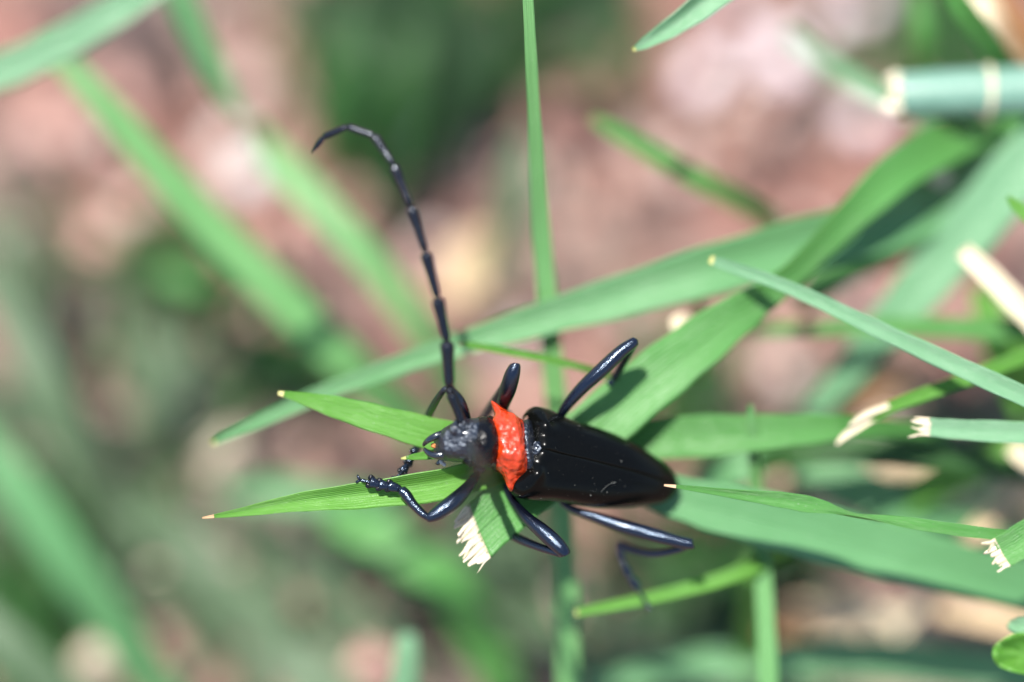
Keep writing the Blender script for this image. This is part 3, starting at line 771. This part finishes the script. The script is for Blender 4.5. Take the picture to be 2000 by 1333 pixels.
# rings helper for head and neck shield: centre px, d, half side vector px, height cm
def rings(rl, n, e=2.3, m=None, dn=None, extra=None):
    cp = []
    for (u, v, d, du, dv, dz, h) in rl:
        q = P(u, v, d); l = RT * (du * K) - UP * (dv * K) + BK * dz
        cp.append((*q, *l, h))
    m = m or 6 * (len(rl) - 1)
    V = []
    dn = dn or DN
    for i in range(m + 1):
        x = cr(cp, i / m); c = Vector(x[:3]); l = Vector(x[3:6]); h = x[6]
        for j in range(n):
            a = 2 * math.pi * j / n
            cs, sn = math.cos(a), math.sin(a)
            p = c + l * math.copysign(abs(cs) ** (2 / e), cs) + dn * (h * math.copysign(abs(sn) ** (2 / e), sn))
            if extra: p = p + extra(i / m, a, c, l, dn)
            V.append(p)
    F = []
    for i in range(m):
        for j in range(n): F.append((i * n + j, i * n + (j + 1) % n, i * n + n + (j + 1) % n, i * n + n + j))
    F.append(tuple(range(n))[::-1]); F.append(tuple(m * n + j for j in range(n)))
    return V, F
DP = (BK * .95 + UP * .22 + RT * -.06).normalized()
def pro_extra(t, a, c, l, dn):
    r = Vector()
    rad = (l.normalized() * math.cos(a) + dn * math.sin(a))
    q = c + rad
    r += rad * (.03 * mnoise.noise(Vector((t * 3.2, math.cos(a) * 1.7, math.sin(a) * 1.7 + 4))) )
    sn = math.sin(a)
    if sn > 0:        # humps on the disc
        x = math.cos(a)
        for hx, ht, hh, hs in ((.45, .35, .05, .2), (-.45, .35, .045, .2), (.4, .75, .045, .2), (-.4, .75, .04, .2), (0, .6, -.03, .16)):
            r += dn * hh * math.exp(-((x - hx) / hs) ** 2 - ((t - ht) / .17) ** 2)
        r += dn * (.028 * mnoise.noise(Vector((t * 7, x * 7, 2))))
    # the two side spines
    for sg in (1, -1):
        da = abs(math.atan2(math.sin(a - (0 if sg > 0 else math.pi)), math.cos(a - (0 if sg > 0 else math.pi))))
        tc = .42 if sg > 0 else .36
        f = math.exp(-(da / .26) ** 2 - ((t - tc) / .15) ** 2)
        out = l.normalized() * sg
        r += out * (.15 if sg > 0 else .1) * f - AX * (.05 if sg > 0 else .1) * f
    return r
V, F = rings([(966, 869, -.13, 4, 52, .02, .29), (976, 869, -.12, 6, 58, .03, .34), (990, 870, -.11, 9, 64, .04, .37), (1006, 872, -.12, 9, 66, .05, .37), (1020, 875, -.14, 6, 60, .05, .34), (1030, 878, -.17, 5, 56, .05, .28)], 72, 2.2, 54, DP, pro_extra)
pro = mk('pronotum', V, F, RED, bt); pro['label'] = 'orange-red glossy neck shield with a blunt spine on each side'
V, F = rings([(956, 867, -.12, 4, 48, .02, .27), (961, 867, -.12, 5, 53, .02, .315), (968, 868, -.12, 5, 53, .02, .31), (976, 869, -.12, 5, 50, .02, .27)], 48, 2.2, 14, DP)
mk('front_collar', V, F, OCC, bt)
V, F = rings([(1026, 878, -.17, 5, 54, .05, .28), (1033, 879, -.18, 5, 58, .05, .315), (1040, 881, -.2, 5, 60, .05, .29), (1048, 883, -.22, 5, 56, .05, .2)], 48, 2.2, 14, DP)
mk('rear_collar', V, F, HEADM, bt)
# head
DH = (BK * .97 + UP * .1 + RT * -.16).normalized()
head = mk('head', *rings([(972, 867, -.08, 3, 46, .01, .30), (955, 866, -.02, 3, 48, .0, .32), (935, 864, .03, 2, 47, 0, .32), (915, 862, .05, 1, 43, 0, .30), (897, 863, .05, 0, 40, 0, .3), (880, 866, .05, 0, 36, 0, .265), (864, 870, .02, 0, 30, 0, .19), (850, 873, -.02, 0, 24, 0, .09)], 48, 2.3, 42, DH,
    lambda t, a, c, l, dn: dn * (-.05 * math.exp(-(math.cos(a) / .25) ** 2 - ((t - .62) / .1) ** 2) if math.sin(a) > 0 else 0) + dn * (.012 * mnoise.noise(Vector((t * 14, math.cos(a) * 6, 1))) if t > .5 else 0)), HEADM, bt)
def lump(name, u, v, d, ru, rv, rd, mat, parent, sub=3, rough=.06, rot=0, seed=1):
    rs = random.Random(seed); c = P(u, v, d)
    bm = bmesh.new(); bmesh.ops.create_icosphere(bm, subdivisions=sub, radius=1); V = []
    for q in bm.verts:
        k = 1 + rough * mnoise.noise(q.co * 2 + Vector((seed, 0, 0))) * 2
        x, y = q.co.x * ru * K * k, q.co.y * rv * K * k
        x, y = x * math.cos(rot) - y * math.sin(rot), x * math.sin(rot) + y * math.cos(rot)
        V.append(c + RT * x + UP * y + BK * (q.co.z * rd * k))
    F = [tuple(q.index for q in f.verts) for f in bm.faces]; bm.free()
    return mk(name, V, F, mat, parent)
lump('occiput', 944, 864, .06, 36, 51, .3, OCC, head, rough=.0)
lump('eye', 918, 832, .06, 13, 13, .14, OCC, head, rot=.5)
lump('eye', 917, 900, .08, 16, 12, .14, OCC, head, rot=-.3)
# antenna sockets and brow
lump('antenna_socket', 905, 829, .27, 12, 11, .1, HEADM, head, rough=.3)
lump('antenna_socket', 922, 866, .34, 11, 11, .09, HEADM, head, rough=.3)
lump('brow', 897, 846, .27, 18, 22, .09, HEADM, head, rough=.45, seed=5)
tube('clypeus', [T(872, 846, .2, 8), T(876, 858, .23, 10), T(881, 872, .2, 8)], JAW, head, 10, 12)
tube('labrum', [T(861, 857, .14, 12), T(864, 866, .16, 16), T(868, 875, .14, 12)], JAW, head, 12, 12, flat=.7)
lump('mouth', 849, 871, .07, 7, 5, .05, ORANGE, head, rough=.25)
tube('mandible', [T(872, 846, .12, 12), T(856, 850, .15, 14), T(840, 858, .14, 13), T(830, 866, .1, 9), T(827, 872, .06, 5)], JAW, head, 12, 24)
tube('mandible', [T(884, 884, .12, 14), T(866, 888, .16, 16), T(846, 889, .15, 14), T(833, 882, .11, 10), T(828, 875, .07, 5)], JAW, head, 12, 24)
tube('palp', [T(868, 897, -.05, 8), T(860, 900, -.05, 8), T(856, 905, -.06, 9), T(851, 906, -.08, 6)], JAW, head, 9, 14)
tube('palp', [T(888, 897, .0, 9), T(882, 896, .02, 10), T(876, 898, .0, 8)], JAW, head, 9, 10)
lump('palp_tip', 862, 903, -.02, 4, 6, .02, PALP, head, rot=.4)
lump('palp_tip', 867, 907, -.03, 4, 5, .02, PALP, head, rot=.6)

# antennae
def antenna(base, segs, lab):
    e = empty('antenna', P(*base[:3]), bt); e['label'] = lab
    for nm, a, b, wa, wb, wm in segs:
        m_ = tuple((x + y) / 2 for x, y in zip(a, b)); l_ = tuple(x + (y - x) * .88 for x, y in zip(a, b))
        tube(nm, [T(*a, wa * 1.3), T(*m_, wm * 1.3), T(*l_, wb * 1.3), T(*b, wb * 1.05)], ANTM, e, 14, 22)
js = [(877, 757, .46), (873, 668, .62), (854, 583, .7), (830, 492, .72), (803, 404, .7), (769, 323, .66), (731, 266, .6), (679, 248, .52), (633, 268, .45), (609, 299, .42)]
seg_w = [(15, 22, 17), (13, 20, 16), (12, 19, 15), (11, 18, 14), (11, 17, 13), (10, 15, 12), (10, 12, 11.5), (10, 11, 11), (9, 3, 8)]
sg = [('scape', (904, 829, .3), (880, 768, .44), 15, 17, 15), ('pedicel', (880, 768, .44), (877, 757, .46), 14, 16, 16)]
for i in range(9): sg.append(('segment', js[i], js[i + 1], seg_w[i][0], seg_w[i][1], seg_w[i][2]))
antenna((904, 829, .3), sg, 'long antenna curving away with knobbed joints')
# the other one reaches up past the lens side
j2 = [(928, 884, 1.0), (938, 905, 1.9), (940, 930, 2.8), (938, 955, 3.6), (934, 978, 4.3), (929, 998, 4.9), (924, 1014, 5.4), (919, 1026, 5.8), (914, 1034, 6.1), (910, 1040, 6.3)]
sg = [('scape', (922, 866, .4), (926, 880, .92), 15, 17, 16), ('pedicel', (926, 880, .92), j2[0], 14, 15, 15)]
for i in range(9): sg.append(('segment', j2[i], j2[i + 1], seg_w[i][0] * .9, seg_w[i][1] * .9, seg_w[i][2] * .9))
antenna((922, 866, .4), sg, 'second antenna raised straight up')

# legs
def leg(lab, coxa, femur, tibia, tarsus, claw=None, lobes=True):
    e = empty('leg', P(*coxa[:3]), bt); e['label'] = lab
    fat = lambda L: [(u, v, d, wd * 1.14) for u, v, d, wd in L]
    femur = fat(femur); tibia = fat(tibia)
    tube('coxa', [T(*coxa), T(*femur[0])], LEGM, e, 12, 8)
    tube('femur', [T(*p) for p in femur], LEGM, e, 16, 30)
    tube('tibia', [T(*p) for p in tibia], LEGM, e, 14, 28)
    for (a, b, wd) in tarsus:
        m_ = tuple((x + y) / 2 for x, y in zip(a, b))
        tube('tarsal_segment', [T(*a, wd * .55), T(*m_, wd * .85), T(*b, wd)], LEGM, e, 12, 12, flat=.55)
        if lobes and wd > 12:     # two rounded pads at the far end of each segment
            pa, pb = P(*a), P(*b); tg = (pb - pa).normalized(); s = tg.cross(BK).normalized()
            for q in (-1, 1):
                c = pb + s * (q * wd * .34 * K)
                tube('tarsal_pad', [(c - tg * .05 - s * q * .012, wd * .2 * K), (c, wd * .27 * K), (c + tg * .03 + s * q * .006, wd * .2 * K)], BODY, e, 9, 8, flat=.42)
    if claw:
        a, b, wd = claw
        tube('claw_segment', [T(*a, wd * .6), T(*b, wd)], LEGM, e, 10, 8)
        pa, pb = P(*a), P(*b); tg = (pb - pa).normalized(); s = tg.cross(BK).normalized()
        for q in (-1, 1):
            tube('claw', [(pb, .018), (pb + tg * .035 + s * q * .03, .014), (pb + tg * .04 + s * q * .055 - BK * .03, .004)], LEGM, e, 8, 8)
leg('front leg reaching forward on the pointed blade', (938, 912, -.3, 26),
    [(934, 924, -.25, 15), (918, 947, -.08, 19), (890, 977, .06, 28), (862, 998, .12, 27), (842, 1010, .14, 19), (834, 1012, .13, 13)],
    [(842, 1014, .12, 11), (826, 1004, .11, 14), (806, 984, .08, 16), (794, 968, .05, 19), (780, 954, .02, 17)],
    [((784, 956, .02), (758, 949, .03), 22), ((760, 950, .03), (740, 947, .03), 22), ((742, 948, .03), (722, 941, .03), 23)], ((726, 943, .05), (704, 938, .04), 9))
leg('front leg folded behind the jaws', (915, 850, -.35, 24),
    [(912, 838, -.2, 17), (907, 815, -.02, 22), (896, 786, .12, 23), (882, 766, .18, 18), (872, 757, .2, 13)],
    [(872, 757, .2, 10), (862, 768, .12, 11), (848, 790, -.12, 13), (836, 815, -.4, 14), (826, 845, -.5, 15), (820, 868, -.42, 17)],
    [((820, 868, -.42), (808, 884, -.3), 17), ((808, 886, -.3), (797, 904, -.24), 17), ((797, 906, -.24), (786, 922, -.2), 18)], ((788, 920, -.18), (776, 932, -.14), 8))
leg('middle leg bent back under the frayed blade', (1000, 945, -.5, 26),
    [(986, 950, -.42, 13), (1004, 982, -.28, 15), (1030, 1013, -.1, 21), (1062, 1040, .02, 27), (1088, 1064, .08, 27), (1103, 1080, .1, 21), (1106, 1084, .1, 14)],
    [(1100, 1084, .08, 12), (1080, 1078, .02, 13), (1045, 1066, -.14, 15), (1014, 1053, -.3, 17), (996, 1043, -.42, 16)],
    [((997, 1044, -.44), (984, 1050, -.5), 15), ((985, 1050, -.5), (970, 1060, -.56), 14)], ((972, 1058, -.56), (958, 1067, -.6), 8), False)
leg('middle leg raised with its knee above the neck shield', (1000, 812, -.45, 22),
    [(978, 812, -.4, 20), (982, 792, -.28, 23), (992, 762, -.06, 28), (1000, 734, .06, 27), (1006, 716, .1, 20), (1007, 710, .1, 13)],
    [(1000, 722, .02, 12), (988, 748, -.2, 13), (972, 775, -.42, 14), (955, 802, -.65, 15), (940, 826, -.8, 14)],
    [((940, 826, -.8), (926, 842, -.85), 15)], None, False)
leg('hind leg stretched back with its foot on the yellow-tipped blade', (1080, 960, -.6, 26),
    [(1092, 978, -.62, 13), (1122, 996, -.55, 14), (1168, 1012, -.48, 20), (1222, 1030, -.42, 26), (1280, 1046, -.38, 26), (1325, 1058, -.36, 22), (1350, 1063, -.36, 20), (1354, 1063, -.36, 12)],
    [(1348, 1066, -.42, 11), (1318, 1076, -.52, 13), (1275, 1082, -.66, 15), (1236, 1074, -.8, 15), (1203, 1061, -.88, 17)],
    [((1205, 1062, -.88), (1216, 1098, -.94), 17), ((1216, 1098, -.94), (1230, 1126, -.98), 19), ((1230, 1126, -.98), (1246, 1150, -1.02), 19)], ((1244, 1148, -1.02), (1266, 1184, -1.04), 9), False)
leg('hind leg raised over the broad frayed blade', (1095, 835, -.55, 24),
    [(1092, 818, -.4, 14), (1108, 791, -.3, 18), (1138, 757, -.2, 22), (1176, 722, -.14, 25), (1212, 688, -.14, 23), (1236, 670, -.16, 19), (1244, 664, -.17, 13)],
    [(1240, 670, -.22, 12), (1226, 694, -.42, 13), (1210, 722, -.6, 14), (1198, 742, -.7, 15)],
    [((1200, 740, -.7), (1188, 752, -.72), 14)], None, False)
